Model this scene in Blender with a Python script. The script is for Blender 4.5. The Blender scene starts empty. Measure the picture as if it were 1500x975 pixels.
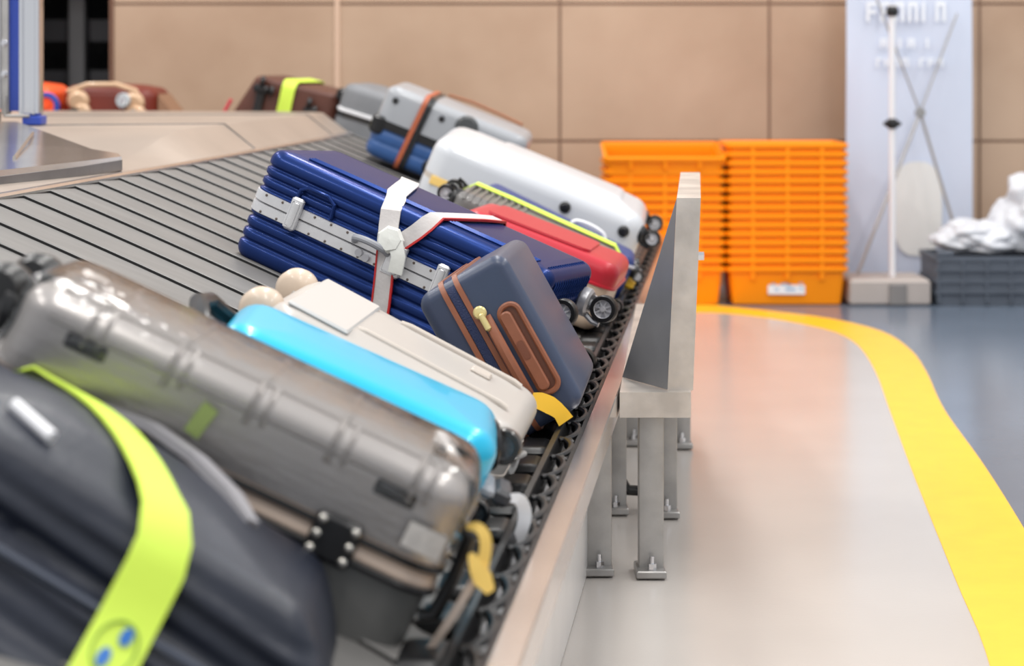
import bpy, math, random
from mathutils import Vector as V, Matrix
random.seed(7)
SC = bpy.context.scene
COL = SC.collection
PI = math.pi

# ------------------------------------------------------------------ materials
def lin(c):
    return tuple((x/255/12.92 if x/255 <= .04045 else ((x/255+.055)/1.055)**2.4) for x in c)
MATS = {}
def mat(name, rgb, rough=.5, metal=0, coat=0, noise=.0, nscale=8, bump=0, bscale=40, aniso=None, rgb2=None, nstretch=None, spec=.5):
    m = bpy.data.materials.new(name); m.use_nodes = True
    nt = m.node_tree; b = nt.nodes['Principled BSDF']
    b.inputs['Roughness'].default_value = rough; b.inputs['Metallic'].default_value = metal
    b.inputs['Coat Weight'].default_value = coat; b.inputs['Coat Roughness'].default_value = .06
    b.inputs['Specular IOR Level'].default_value = spec
    c = lin(rgb); b.inputs['Base Color'].default_value = (*c, 1)
    tc = nt.nodes.new('ShaderNodeTexCoord'); mp = nt.nodes.new('ShaderNodeMapping')
    nt.links.new(tc.outputs['Object'], mp.inputs['Vector'])
    if nstretch: mp.inputs['Scale'].default_value = nstretch
    if noise or rgb2:
        n = nt.nodes.new('ShaderNodeTexNoise'); n.inputs['Scale'].default_value = nscale; n.inputs['Detail'].default_value = 6
        r = nt.nodes.new('ShaderNodeValToRGB')
        c2 = lin(rgb2) if rgb2 else tuple(x*(1-noise) for x in c)
        r.color_ramp.elements[0].position = .35; r.color_ramp.elements[1].position = .65
        r.color_ramp.elements[0].color = (*c2, 1); r.color_ramp.elements[1].color = (*c, 1)
        nt.links.new(mp.outputs[0], n.inputs['Vector']); nt.links.new(n.outputs['Fac'], r.inputs[0]); nt.links.new(r.outputs[0], b.inputs['Base Color'])
    if bump:
        n2 = nt.nodes.new('ShaderNodeTexNoise'); n2.inputs['Scale'].default_value = bscale; n2.inputs['Detail'].default_value = 4
        bp = nt.nodes.new('ShaderNodeBump'); bp.inputs['Strength'].default_value = bump; bp.inputs['Distance'].default_value = .01
        nt.links.new(mp.outputs[0], n2.inputs['Vector']); nt.links.new(n2.outputs['Fac'], bp.inputs['Height']); nt.links.new(bp.outputs[0], b.inputs['Normal'])
    MATS[name] = m
    return m

# ------------------------------------------------------------------ mesh builder
class MB:
    def __init__(s): s.v = []; s.f = []; s.mi = []; s.cur = 0
    def add(s, vs, fs):
        o = len(s.v); s.v += [tuple(p) for p in vs]
        for f in fs: s.f.append([i+o for i in f]); s.mi.append(s.cur)
        return s
    def loft(s, loops, cap0=True, cap1=True, closed=True):
        n = len(loops[0]); vs = [p for l in loops for p in l]; fs = []
        for i in range(len(loops)-1):
            for j in range(n if closed else n-1):
                a = i*n+j; b = i*n+(j+1) % n
                fs.append([a, b, b+n, a+n])
        if cap0: fs.append(list(range(n))[::-1])
        if cap1: fs.append([(len(loops)-1)*n+j for j in range(n)])
        return s.add(vs, fs)
    def box(s, x0, x1, y0, y1, z0, z1, M=None, b=0):
        if b:
            lp = []
            for z, i in ((z0, b), (z0+b, 0), (z1-b, 0), (z1, b)):
                lp.append([(p[0], p[1], z) for p in rr(x0, x1, y0, y1, b, i, 2)])
            if M: lp = [[M @ V(p) for p in l] for l in lp]
            return s.loft(lp)
        vs = [(x, y, z) for z in (z0, z1) for x, y in ((x0, y0), (x1, y0), (x1, y1), (x0, y1))]
        if M: vs = [M @ V(p) for p in vs]
        return s.add(vs, [[3, 2, 1, 0], [4, 5, 6, 7], [0, 1, 5, 4], [1, 2, 6, 5], [2, 3, 7, 6], [3, 0, 4, 7]])
    def lathe(s, prof, c, axis, n=24, closed_prof=False):
        a = V(axis).normalized(); u = a.orthogonal().normalized(); w = a.cross(u); c = V(c)
        loops = [[c+a*h+(u*math.cos(2*PI*j/n)+w*math.sin(2*PI*j/n))*r for j in range(n)] for r, h in prof]
        if closed_prof: loops.append(loops[0]); return s.loft(loops, False, False)
        return s.loft(loops)
    def cyl(s, c, axis, r, h, n=20, b=0):
        p = [(r, -h/2), (r, h/2)] if not b else [(r-b, -h/2), (r, -h/2+b), (r, h/2-b), (r-b, h/2)]
        return s.lathe(p, c, axis, n)
    def tube(s, pts, r, n=10, closed=False):
        pts = [V(p) for p in pts]; loops = []; m = len(pts); up = None
        for i, p in enumerate(pts):
            if closed: t = pts[(i+1) % m]-pts[i-1]
            else: t = pts[min(i+1, m-1)]-pts[max(i-1, 0)]
            t.normalize()
            if up is None: up = t.orthogonal().normalized()
            up = (up-t*up.dot(t)).normalized(); w = t.cross(up)
            rad = r[i] if isinstance(r, (list, tuple)) else r
            loops.append([p+(up*math.cos(2*PI*j/n)+w*math.sin(2*PI*j/n))*rad for j in range(n)])
        if closed: loops.append(loops[0]); return s.loft(loops, False, False)
        return s.loft(loops)
    def ribbon(s, pts, wd, width, th, closed=False):
        # flat band along pts; wd = width direction (vector or list)
        pts = [V(p) for p in pts]; m = len(pts); loops = []
        for i, p in enumerate(pts):
            if closed: t = pts[(i+1) % m]-pts[i-1]
            else: t = pts[min(i+1, m-1)]-pts[max(i-1, 0)]
            t.normalize(); w = V(wd[i]) if isinstance(wd, list) else V(wd)
            w = (w-t*w.dot(t)).normalized(); q = width[i] if isinstance(width, list) else width
            nn = w.cross(t).normalized()
            loops.append([p-w*q/2-nn*th/2, p+w*q/2-nn*th/2, p+w*q/2+nn*th/2, p-w*q/2+nn*th/2])
        if closed: loops.append(loops[0]); return s.loft(loops, False, False)
        return s.loft(loops)
    def tagband(s, pts, width, th=.002, n=6):
        # smooth paper or web band whose face looks along local y
        P = [V(p) for p in pts]; W_ = width if isinstance(width, list) else [width]*len(P); q = []; ws = []
        for i in range(len(P)-1):
            p0 = P[max(i-1, 0)]; p1 = P[i]; p2 = P[i+1]; p3 = P[min(i+2, len(P)-1)]
            for k in range(n):
                t = k/n; q.append(.5*((2*p1)+(p2-p0)*t+(2*p0-5*p1+4*p2-p3)*t*t+(3*p1-3*p2+p3-p0)*t**3)); ws.append(W_[i]+(W_[i+1]-W_[i])*t)
        q.append(P[-1]); ws.append(W_[-1]); wd = []
        for i in range(len(q)):
            t = (q[min(i+1, len(q)-1)]-q[max(i-1, 0)]).normalized(); wd.append(t.cross(V((0, 1, 0)))+V((0, .25, 0)))
        return s.ribbon(q, wd, ws, th)
    def build(s, name, m, parent=None, sharp=32, flat=False):
        me = bpy.data.meshes.new(name); me.from_pydata(s.v, [], s.f)
        for x in (m if isinstance(m, (list, tuple)) else [m]): me.materials.append(x)
        for p, k in zip(me.polygons, s.mi): p.material_index = k
        import bmesh
        bm = bmesh.new(); bm.from_mesh(me); bmesh.ops.recalc_face_normals(bm, faces=bm.faces[:]); bm.to_mesh(me); bm.free()
        if not flat:
            me.shade_smooth(); me.set_sharp_from_angle(angle=math.radians(sharp))
        o = bpy.data.objects.new(name, me); COL.objects.link(o)
        if parent: o.parent = parent
        return o

def rr(x0, x1, y0, y1, r, ins=0, n=7):
    x0 += ins; x1 -= ins; y0 += ins; y1 -= ins; r = max(r-ins, .003)
    pts = []
    for cx, cy, a in ((x1-r, y1-r, 0), (x0+r, y1-r, 90), (x0+r, y0+r, 180), (x1-r, y0+r, 270)):
        for k in range(n+1):
            t = math.radians(a+90*k/n); pts.append((cx+r*math.cos(t), cy+r*math.sin(t)))
    return pts
def dense(pts, step=.03):
    out = []
    for i, p in enumerate(pts):
        q = pts[(i+1) % len(pts)]; d = math.hypot(q[0]-p[0], q[1]-p[1]); k = max(1, int(d/step))
        for j in range(k): out.append((p[0]+(q[0]-p[0])*j/k, p[1]+(q[1]-p[1])*j/k))
    return out

def tag(o, label=None, cat=None, group=None, kind=None):
    if label: o['label'] = label
    if cat: o['category'] = cat
    if group: o['group'] = group
    if kind: o['kind'] = kind
    return o
def empty(name, loc=(0, 0, 0), M=None):
    o = bpy.data.objects.new(name, None); COL.objects.link(o); o.empty_display_size = .05
    if M is not None: o.matrix_world = M
    else: o.location = loc
    return o
def copy_tree(o, parent=None):
    c = o.copy(); COL.objects.link(c)
    if parent: c.parent = parent
    for ch in list(o.children): copy_tree(ch, c)
    return c

# ------------------------------------------------------------------ palette
STEEL = mat('brushed_steel', (205, 198, 192), .26, 1, noise=.18, nscale=3, bump=.02, bscale=30, nstretch=(1, 12, 1))
STEELP = mat('polished_steel', (240, 236, 234), .2, 1, noise=.12, nscale=4)
STEELD = mat('dull_steel', (150, 150, 152), .42, 1, noise=.25, nscale=5, bump=.05)
POST = mat('welded_steel', (226, 218, 210), .36, .75, noise=.3, nscale=9, bump=.05, bscale=60)
GALV = mat('galvanised_steel', (176, 174, 172), .42, .75, noise=.2, nscale=14, bump=.05)
DECK = mat('deck_steel', (192, 178, 166), .4, .6, noise=.12, nscale=2.5, bump=.03, bscale=8)
SLAT = mat('slat_rubber', (118, 116, 114), .5, 0, noise=.16, nscale=5, bump=.06, bscale=120, nstretch=(1, 4, 1))
BLACK = mat('black_rubber', (24, 24, 26), .38, noise=.3, nscale=12, bump=.04)
BLACKP = mat('black_plastic', (26, 26, 28), .3)
FLOORI = mat('floor_inner_vinyl', (188, 182, 177), .2, noise=.06, nscale=1.6, bump=.015, bscale=90, spec=.6)
FLOORO = mat('floor_outer_vinyl', (104, 116, 132), .2, noise=.12, nscale=2, bump=.02, bscale=60)
YEL = mat('yellow_paint', (246, 190, 44), .4, noise=.06, nscale=10)
ORANGE = mat('orange_plastic', (255, 148, 8), .42, spec=.3)
GREYC = mat('grey_plastic', (88, 95, 106), .5, noise=.1)
BAGP = mat('white_bag', (214, 216, 222), .35, noise=.05, nscale=6, bump=.35, bscale=14)
ALU = mat('aluminium_trim', (222, 222, 224), .35, .55, noise=.08, nscale=20)
CHROME = mat('chrome', (225, 225, 228), .12, 1)
ALLOY = mat('alloy_hub', (214, 214, 218), .35, .35)
WHITE = mat('white_label', (235, 235, 238), .5)
LIME = mat('lime_webbing', (212, 240, 84), .55, bump=.08, bscale=200)
REDT = mat('red_trim', (190, 35, 35), .5)
WEB = mat('pale_grey_webbing', (205, 200, 198), .55, noise=.1, nscale=30, bump=.1, bscale=150)
YTAG = mat('yellow_tag', (250, 196, 50), .45)
PYT = mat('pale_yellow_tag', (246, 208, 110), .45)
RIVET = mat('rivet', (190, 186, 180), .25, .9)

# ------------------------------------------------------------------ carousel geometry
K = .1126
HW = 1.205; Z0 = .375; Z1 = .85
S1 = 8.2; RO = 1.47
al0 = math.atan2(-K, 1)
C = V((.107+K*(S1-4.467), S1, 0))-RO*V((math.cos(al0), math.sin(al0), 0))
S2 = S1+RO*(PI/2-al0)
def path(s):
    if s <= S1:
        return V((.107+K*(s-4.467), s, 0)), V((-math.cos(al0), -math.sin(al0), 0))
    if s <= S2:
        a = al0+(s-S1)/RO
        return C+RO*V((math.cos(a), math.sin(a), 0)), V((-math.cos(a), -math.sin(a), 0))
    return C+V((-(s-S2), RO, 0)), V((0, -1, 0))
def BP(s, h, z=None, dz=0):
    o, i = path(s); p = o+i*h
    p.z = (Z0+(Z1-Z0)*h/HW if z is None else z)+dz
    return p
th = math.atan((Z1-Z0)/HW)
k0 = math.hypot(K, 1)
Tv = V((K, 1, 0))/k0; Ov = V((1, -K, 0))/k0
Dv = Ov*math.cos(th)-V((0, 0, math.sin(th))); Nv = Ov*math.sin(th)+V((0, 0, math.cos(th)))
def rota(a, ax, d): return Matrix.Rotation(math.radians(d), 3, ax) @ a
def frame(s, u, w, yaw=0, roll=0, pitch=0):
    L, W, N = Dv.copy(), Tv.copy(), Nv.copy()
    L, W = rota(L, N, yaw), rota(W, N, yaw)
    W, N = rota(W, L, roll), rota(N, L, roll)
    L, N = rota(L, W, pitch), rota(N, W, pitch)
    c = V((.107+K*(s-4.467), s, Z0))-Dv*u+Nv*w
    return mtx(L, W, N, c)
def mtx(L, W, N, c):
    return Matrix(((L.x, W.x, N.x, c.x), (L.y, W.y, N.y, c.y), (L.z, W.z, N.z, c.z), (0, 0, 0, 1)))

car = empty('baggage_carousel', (0, 0, 0))
tag(car, 'long sloping baggage carousel of overlapping grey slats with steel deck and rim', 'baggage carousel')

PITCH = .175
def slat(s0):
    m = MB(); n = 18; rows = []
    for i in range(n+1):
        v = i/n; h = HW*(1-v); sg = -.27*v**1.7
        rows.append((BP(s0+sg, h, dz=-.004), BP(s0+sg, h, dz=.0075), BP(s0+sg+.004, h, dz=.0095), BP(s0+sg+PITCH+.002, h, dz=.0015), BP(s0+sg+PITCH+.002, h, dz=-.004)))
    m.loft([[r[1], r[2], r[3]] for r in rows], False, False, closed=False)
    m.cur = 1; m.loft([[r[0], r[1]] for r in rows], False, False, closed=False)
    m.loft([[r[3], r[4], r[0]] for r in rows], False, False, closed=False)
    o = m.build('slat', [SLAT, BLACK], car, sharp=20)
    # bumper block and scalloped arc at the outer end
    se = s0-.27
    b = MB(); lp = []
    for dz, i in ((0, 0), (.028, 0), (.036, .006), (.04, .016)):
        l = []
        for px, py in rr(0, .115, -.045, .03, .02, i, 4):
            l.append(BP(se+px, -py, z=Z0-.015+dz))
        lp.append(l)
    b.loft(lp); b.build('bumper_block', BLACK, o)
    a = MB(); pts = []
    for i in range(13):
        q = i/12
        pts.append(BP(se+PITCH*(1.12*q-.06), -.050-.030*math.sin(q*PI)**.6 if 0 < q < 1 else -.050, z=Z0+.042))
    a.tube(pts, [.0045+.002*math.sin(PI*i/12) for i in range(13)], 8)
    p0 = BP(se, -.050, z=Z0+.042); p1 = BP(se+.02, -.088, z=Z0+.042)
    a.box(-.008, .008, -.022, .022, -.022, .003, Matrix.Translation(BP(se+.005, -.068, z=Z0+.042)) @ Matrix.Rotation(.1, 4, 'Z'), b=.004)
    a.build('scalloped_fin', BLACK, o)
    return o
s = 1.55
while s < S2+2.6:
    slat(s); s += PITCH

def sweep(prof, s0, s1, ds=.12, cap=True):
    # prof: list of (h, z) closed section swept along the path
    m = MB(); n = int((s1-s0)/ds)+1
    m.loft([[BP(s0+(s1-s0)*i/n, h, z=z) for h, z in prof] for i in range(n+1)], cap, cap)
    return m
SE = S2+2.4
sweep([(-.130, .413), (-.128, .4155), (-.090, .4155), (-.088, .395), (-.09, .36), (-.13, .36)], 1.2, 8.2).build('outer_ledge', STEELP, car)
sweep([(-.130, .4135), (-.090, .4155), (-.09, .36), (-.13, .36)], 8.2, SE).build('outer_ledge', STEELP, car)
sweep([(-.098, .36), (-.05, .36), (-.05, .392), (-.098, .392)], 1.2, SE).build('trough', STEELD, car)
sweep([(-.052, .405), (-.046, .424), (-.036, .424), (-.03, .405), (-.03, .37), (-.052, .37)], 1.2, SE).build('rubber_rail', BLACK, car)
sweep([(-.09, .413), (-.083, .419), (-.079, .413), (-.08, .39), (-.088, .39)], 1.2, SE).build('rubber_rail', BLACK, car)
sweep([(-.060, .004), (-.045, .004), (-.045, .358), (-.060, .358)], 1.2, SE).build('base_skirt', mat('skirt_steel', (226, 224, 222), .4, .5, noise=.05), car)
sweep([(1.205, .82), (1.20, .862), (1.205, .868), (1.225, .868), (1.24, .82)], 1.2, SE).build('inner_lip', STEELP, car)
# slat support pan under the slats
m = MB(); lp = []
for i in range(90):
    ss = 1.2+(SE-1.2)*i/89
    lp.append([BP(ss, -.03, dz=-.03), BP(ss, HW, dz=-.03), BP(ss, HW, dz=-.045), BP(ss, -.03, dz=-.045)])
m.loft(lp); m.build('slat_bed', STEELD, car)
# deck
m = MB(); rows = []
ss = 1.2; lst = []
while ss < S2: lst.append(ss); ss += .15 if ss < S1-.2 else .1
lst.append(S2)
for ss in lst:
    q = min(1, max(0, (ss-5.45)/.6)); q = q*q*(3-2*q); zr = .876+.072*q
    a, b, c = BP(ss, 1.22, z=.862), BP(ss, 1.33, z=zr), BP(ss, 1.345, z=zr+.002)
    rows.append([a, b, c, V((-1.9, c.y, zr+.006)), V((-4.5, c.y, zr+.01))])
e = rows[-1]
rows.append([V((e[0].x-.01, e[0].y, e[0].z)), V((e[1].x-.01, e[0].y-.11, e[1].z)), V((e[1].x-.02, e[0].y-.11, .951)), V((-1.9, e[0].y-.11, .955)), V((-4.5, e[0].y-.11, .96))])
m.loft(rows, False, False, closed=False)
e = rows[-1]
m.add([e[0], e[1], V((-4.5, e[1].y, .96)), V((-4.5, e[0].y, .862))], [[0, 1, 2, 3]])
m.build('steel_deck', DECK, car, sharp=12)
# welded seam strips on the deck
def strip(pts, wd=.006, name='deck_seam', mm=STEELD):
    m = MB(); m.ribbon(pts, [V((K, 1, 0))]*len(pts), wd, .003); m.build(name, mm, car)
for sy in (6.6, 7.9):
    strip([BP(sy, 1.225, z=.868), BP(sy, 1.33, z=.951), V((-1.9, sy-.3, .957)), V((-3.5, sy-.3, .961))])
# legs of the carousel
def leg(parent, x, y, ztop, w=.056, d=.05, name='leg'):
    g = MB(); g.box(x-w/2, x+w/2, y, y+d, .012, ztop, b=.004); o = g.build(name, GALV, parent)
    f = MB(); f.box(x-w/2-.008, x+w/2+.004, y-.035, y+d+.02, 0.0045, .022, b=.003); f.build('foot_plate', GALV, o)
    b = MB(); b.cyl((x, y-.018, .029), (0, 0, 1), .010, .014, 6); b.cyl((x, y-.018, .042), (0, 0, 1), .005, .02, 10); b.build('bolt', CHROME, o)
    return o
for y in (4.49, 5.10, 6.02, 7.2):
    leg(car, .197+K*(y-4.49), y, .362)
cd = MB(); cd.tube([(.262, 5.12, .10), (.285, 5.13, .075), (.30, 5.13, .055), (.36, 5.14, .05)], .014, 10); cd.build('black_conduit', BLACKP, car)

# ------------------------------------------------------------------ side guard on its legs
g = empty('side_guard', (.37, 4.48, 0))
tag(g, 'tall welded steel side guard with triangular plate standing on legs beside carousel', 'side guard')
def gp(m, n, mm, parent=g):
    o = m.build(n, mm, parent); o.matrix_parent_inverse = Matrix.Translation(-V(g.location)); return o
def gx(y): return K*(y-4.477)
m = MB(); Y0, Y1 = 4.477, 5.55
def gsec_(y, x0, x1, z0, z1): return [(x0+gx(y)*.55, y, z0), (x1+gx(y)*.55, y, z0), (x1+gx(y)*.55+.0, y, z1), (x0+gx(y)*.55+.0, y, z1)]
lp = []
for y in (Y0, Y1):
    dx = (y-Y0)*.093
    lp.append([(.350+dx, y, .4185), (.407+dx, y, .4185), (.4245+dx, y, .851), (.3705+dx, y, .851)])
m.loft(lp); gp(m, 'guard_wall', POST)
m = MB(); e = .004
T, L, R = V((.3705, 4.479, .849)), V((.258, 4.66, .4195)), V((.350, 4.479, .4195))
T2 = V((.3705+.55*gx(Y1), Y1, .849)); L2 = V((.300+.55*gx(Y1), Y1, .4195))
m.loft([[T, L, R], [T+V((0, e, 0)), L+V((0, e, 0)), R+V((0, e, 0))]])
gp(m, 'triangular_plate', mat('plate_steel', (136, 136, 138), .45, .4, noise=.15, nscale=8))
m = MB(); lp = []
for y in (4.45, 6.10):
    dx = gx(y)*.75
    lp.append([(.243+dx, y, .362), (.402+dx, y, .362), (.402+dx, y, .4185), (.243+dx, y, .4185)])
m.loft(lp); gp(m, 'base_beam', POST)
def gleg(x, y):
    o = leg(g, x, y, .362); inv = Matrix.Translation(-V(g.location))
    o.matrix_parent_inverse = inv
gleg(.313, 4.47); gleg(.392, 5.06); gleg(.508, 5.97)
m = MB()
m.cyl((.462, 4.9, .68), (1, 0, 0), .011, .02, 6)
gp(m, 'bolt', CHROME)

# ------------------------------------------------------------------ chute plate, frame column
ch = MB()
A_, B_ = V((-1.19, 4.63, .905)), V((-1.03, 5.40, .905))
outline = [(-1.52, 3.2), (-1.23, 4.45), (-1.10, 5.05), (-1.045, 5.33), (-1.075, 5.43), (-1.16, 5.50), (-1.58, 6.35), (-2.9, 6.35), (-2.9, 3.2)]
def chz(x, y): return .905+.075*max(0, min(1, (-(x+1.19)+.2*(y-4.63))/.85))
ch.loft([[(x, y, chz(x, y)+dz-(.004 if dz > 0 and k < 6 else 0)) for k, (x, y) in enumerate(outline)] for dz in (-.020, 0)])
chute = ch.build('chute_plate', STEELP, None, sharp=20)
chute.location = (0, 0, 0)
tag(chute, 'flat worn steel feed plate with rounded corner lying on the deck edge', 'feed plate')
for a, b in (((-1.36, 4.6), (-1.50, 5.7)), ((-1.55, 4.7), (-1.80, 6.0)), ((-1.25, 5.0), (-1.42, 5.9))):
    t = MB(); t.tube([(a[0], a[1], chz(*a)), (b[0], b[1], chz(*b))], .005, 6); t.build('raised_rib', STEEL, chute)
t = MB(); t.ribbon([(-1.515, 3.2, .876), (-1.228, 4.45, .876), (-1.098, 5.05, .878), (-1.046, 5.33, .882), (-1.075, 5.42, .884)], (0, 0, 1), .028, .006); t.build('edge_trim', STEELD, chute)

fm = empty('machine_frame', (-1.70, 6.45, .96))
tag(fm, 'tall machine frame of steel column, blue strip and grey panel at the left edge', 'machine frame')
def fp(m, n, mm):
    o = m.build(n, mm, fm); o.matrix_parent_inverse = Matrix.Translation(-V(fm.location)); return o
m = MB(); m.box(-1.60, -1.532, 6.45, 6.52, .985, 2.4, b=.008); m.box(-1.592, -1.585, 6.44, 6.45, .99, 2.4); m.box(-1.552, -1.545, 6.44, 6.45, .99, 2.4); fp(m, 'chrome_column', CHROME)
m = MB(); m.box(-1.632, -1.602, 6.47, 6.52, 1.0, 2.4); fp(m, 'blue_strip', mat('blue_enamel', (38, 66, 160), .4))
m = MB(); m.box(-1.655, -1.632, 6.45, 6.5, .99, 2.4, b=.003); m.tube([(-1.64, 6.44, 1.05), (-1.64, 6.44, .985), (-1.56, 6.44, .985)], .006, 8); fp(m, 'steel_angle', GALV)
m = MB(); m.box(-2.2, -1.66, 6.46, 6.5, 1.005, 2.4, b=.003); fp(m, 'grey_panel', mat('grey_panel_paint', (186, 188, 194), .45, noise=.05))
m = MB(); m.box(-1.585, -1.525, 6.44, 6.53, .955, .985, b=.004); fp(m, 'blue_foot', MATS['blue_enamel'])
m = MB()
for z in (1.22, 1.12): m.lathe([(.0, .0), (.010, .0), (.012, .006), (.006, .014), (0, .015)], (-1.643, 6.45, z), (0, -1, 0), 12)
fp(m, 'bolt', CHROME)
m = MB(); m.box(-2.2, -1.68, 6.47, 6.55, .96, .998, b=.003); fp(m, 'dark_sill', BLACKP)

# ------------------------------------------------------------------ room
YW = 10.4
def fl(pxs):
    out = []
    for px, py in pxs:
        Y = 1.15*2917/(py-95); out.append(((px-750)*Y/2917, Y))
    return out
inner = [(.10, .4), (.50, 1.8), (.74, 2.8)]+fl([(1450, 975), (1400, 850), (1340, 700), (1303, 600), (1285, 550), (1265, 515), (1245, 497), (1215, 484), (1150, 470), (1090, 462), (1030, 458)])+[(.3, 9.25), (-1, 9.4)]
outer = [(.40, .4), (.80, 1.8), (1.0, 2.8), (1.13, 3.81)]+fl([(1500, 775), (1440, 680), (1383, 600), (1357, 545), (1333, 512), (1290, 485), (1210, 466), (1100, 453), (1030, 446.5)])+[(.3, 9.60), (-1, 9.75)]
def smooth_poly(pts, n=60):
    P = [V((*p, 0)) for p in pts]; out = []
    # Catmull-Rom
    for i in range(len(P)-1):
        p0 = P[max(i-1, 0)]; p1 = P[i]; p2 = P[i+1]; p3 = P[min(i+2, len(P)-1)]
        for k in range(6):
            t = k/6
            out.append(.5*((2*p1)+(p2-p0)*t+(2*p0-5*p1+4*p2-p3)*t*t+(3*p1-3*p2+p3-p0)*t**3))
    out.append(P[-1]); return out
IN = smooth_poly(inner); OU = smooth_poly(outer)
N = 80
def resample(P, n):
    d = [0]
    for a, b in zip(P, P[1:]): d.append(d[-1]+(b-a).length)
    out = []; j = 0
    for i in range(n+1):
        t = d[-1]*i/n
        while j < len(d)-2 and d[j+1] < t: j += 1
        q = (t-d[j])/max(1e-9, d[j+1]-d[j]); out.append(P[j].lerp(P[j+1], q))
    return out
I2, O2 = resample(IN, N), resample(OU, N)
m = MB(); m.loft([[(a.x, a.y, .0012), (b.x, b.y, .0012), (b.x, b.y, .0028), (a.x, a.y, .0028)] for a, b in zip(I2, O2)])
tag(m.build('floor_marking', YEL), 'broad curved yellow line painted on the floor around the carousel', 'floor line')
m = MB(); m.box(-6, 6, -3, 10.9, -.1, 0)
tag(m.build('floor', FLOORO, flat=True), kind='structure')
m = MB(); m.loft([[(a.x+.02, a.y, .0012), (-6, a.y, .0012)] for a in I2], False, False, closed=False)
tag(m.build('floor', FLOORI, flat=True), kind='structure')

# wall: stone panels with joints
wm = bpy.data.materials.new('stone_panel'); wm.use_nodes = True; nt = wm.node_tree; b = nt.nodes['Principled BSDF']
b.inputs['Roughness'].default_value = .38
tc = nt.nodes.new('ShaderNodeTexCoord'); n1 = nt.nodes.new('ShaderNodeTexNoise'); n1.inputs['Scale'].default_value = 1.3; n1.inputs['Detail'].default_value = 8
nt.links.new(tc.outputs['Object'], n1.inputs['Vector'])
rp = nt.nodes.new('ShaderNodeValToRGB'); rp.color_ramp.elements[0].position = .3; rp.color_ramp.elements[1].position = .7
rp.color_ramp.elements[0].color = (*lin((176, 146, 122)), 1); rp.color_ramp.elements[1].color = (*lin((198, 170, 146)), 1)
nt.links.new(n1.outputs['Fac'], rp.inputs[0]); nt.links.new(rp.outputs[0], b.inputs['Base Color'])
JO = mat('joint', (128, 100, 82), .7)
w = MB()
xs = [-2.086, -1.035, -.912, .25, 1.344, 2.442, 3.54, 5.5]; zs = [0, .752, 1.468, 2.184, 3.4]
jw = .007
for i in range(len(xs)-1):
    for j in range(len(zs)-1):
        w.box(xs[i]+(jw if i != 1 else 0), xs[i+1]-(jw if i != 0 else 0), YW, YW+.04, zs[j]+jw*(j > 0), zs[j+1]-jw)
w.cur = 1; w.box(-2.086, 5.5, YW+.006, YW+.05, 0, 3.4)
w.cur = 2; w.box(-.925, -.900, YW-.01, YW+.02, 0, 3.4)
tag(w.build('wall_back', [wm, JO, mat('pale_joint', (214, 182, 158), .5)], flat=True), kind='structure')
w = MB(); w.box(-6, -2.5, YW, YW+.04, 0, 3.4); w.box(-2.5, -2.086, YW, YW+.04, 1.75, 3.4)
tag(w.build('wall_back', wm, flat=True), kind='structure')
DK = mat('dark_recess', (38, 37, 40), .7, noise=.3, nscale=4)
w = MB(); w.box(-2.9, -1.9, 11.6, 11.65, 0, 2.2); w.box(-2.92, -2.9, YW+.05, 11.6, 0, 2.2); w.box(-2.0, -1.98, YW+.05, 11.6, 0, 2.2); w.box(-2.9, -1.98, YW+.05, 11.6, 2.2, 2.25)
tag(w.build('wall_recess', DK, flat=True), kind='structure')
w = MB(); w.box(-2.43, -2.34, 10.9, 10.98, 0, 2.1, b=.01)
tag(w.build('trim_1', mat('dim_grey_post', (112, 112, 114), .6), flat=True), kind='structure')
w = MB(); w.box(-2.88, -2.02, 11.0, 11.05, 1.28, 1.40); w.box(-2.88, -2.02, 11.0, 11.05, 1.05, 1.12)
tag(w.build('trim_2', mat('dim_bar', (70, 70, 74), .6), flat=True), kind='structure')
w = MB(); w.box(-2.1, -2.084, YW-.012, YW+.04, 0, 3.4)
tag(w.build('trim_3', mat('brown_edge', (120, 84, 66), .5), flat=True), kind='structure')

# ------------------------------------------------------------------ orange crates
def crate():
    r = empty('orange_crate'); W, D, Hh = .586, .40, .185
    m = MB(); lp = []
    # outer wall upward, then inner wall downward
    for z, i in ((0, .045), (.006, .034), (Hh-.05, .018)):
        lp.append([(x, y, z) for x, y in rr(-W/2, W/2, 0, D, .05, i, 5)])
    for z, i in ((Hh-.05, .021), (.010, .037)):
        lp.append([(x, y, z) for x, y in rr(-W/2, W/2, 0, D, .05, i, 5)])
    m.loft(lp); m.build('tray_body', ORANGE, r, sharp=40)
    m = MB()
    m.loft([[(x, y, z) for x, y in rr(-W/2, W/2, 0, D, .03, i, 4)] for z, i in ((Hh-.022, .012), (Hh-.022, .002), (Hh-.016, 0), (Hh-.004, 0), (Hh, .005), (Hh, .013), (Hh-.010, .018), (Hh-.022, .020))]+[[(x, y, Hh-.022) for x, y in rr(-W/2, W/2, 0, D, .03, .012, 4)]], False, False)
    m.loft([[(x, y, z) for x, y in rr(-W/2, W/2, 0, D, .04, i, 4)] for z, i in ((Hh-.055, .020), (Hh-.022, .019), (Hh-.022, .024), (Hh-.055, .026), (Hh-.055, .020))], False, False)
    m.build('rim', ORANGE, r, sharp=40)
    for x in (-.165, 0, .165):
        m = MB(); m.box(x-.009, x+.009, .003, .020, Hh-.062, Hh-.012, b=.003); m.build('rib', ORANGE, r)
    return r
proto = crate()
STEP = .0422
first = True
def setc(x, z, label, ang=0, y=9.5):
    global first
    o = proto if first else copy_tree(proto); first = False
    o.location = (x, y, z); o.rotation_euler = (ang, 0, 0)
    tag(o, label, 'crate', 'nested orange crates against the wall'); return o
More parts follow.
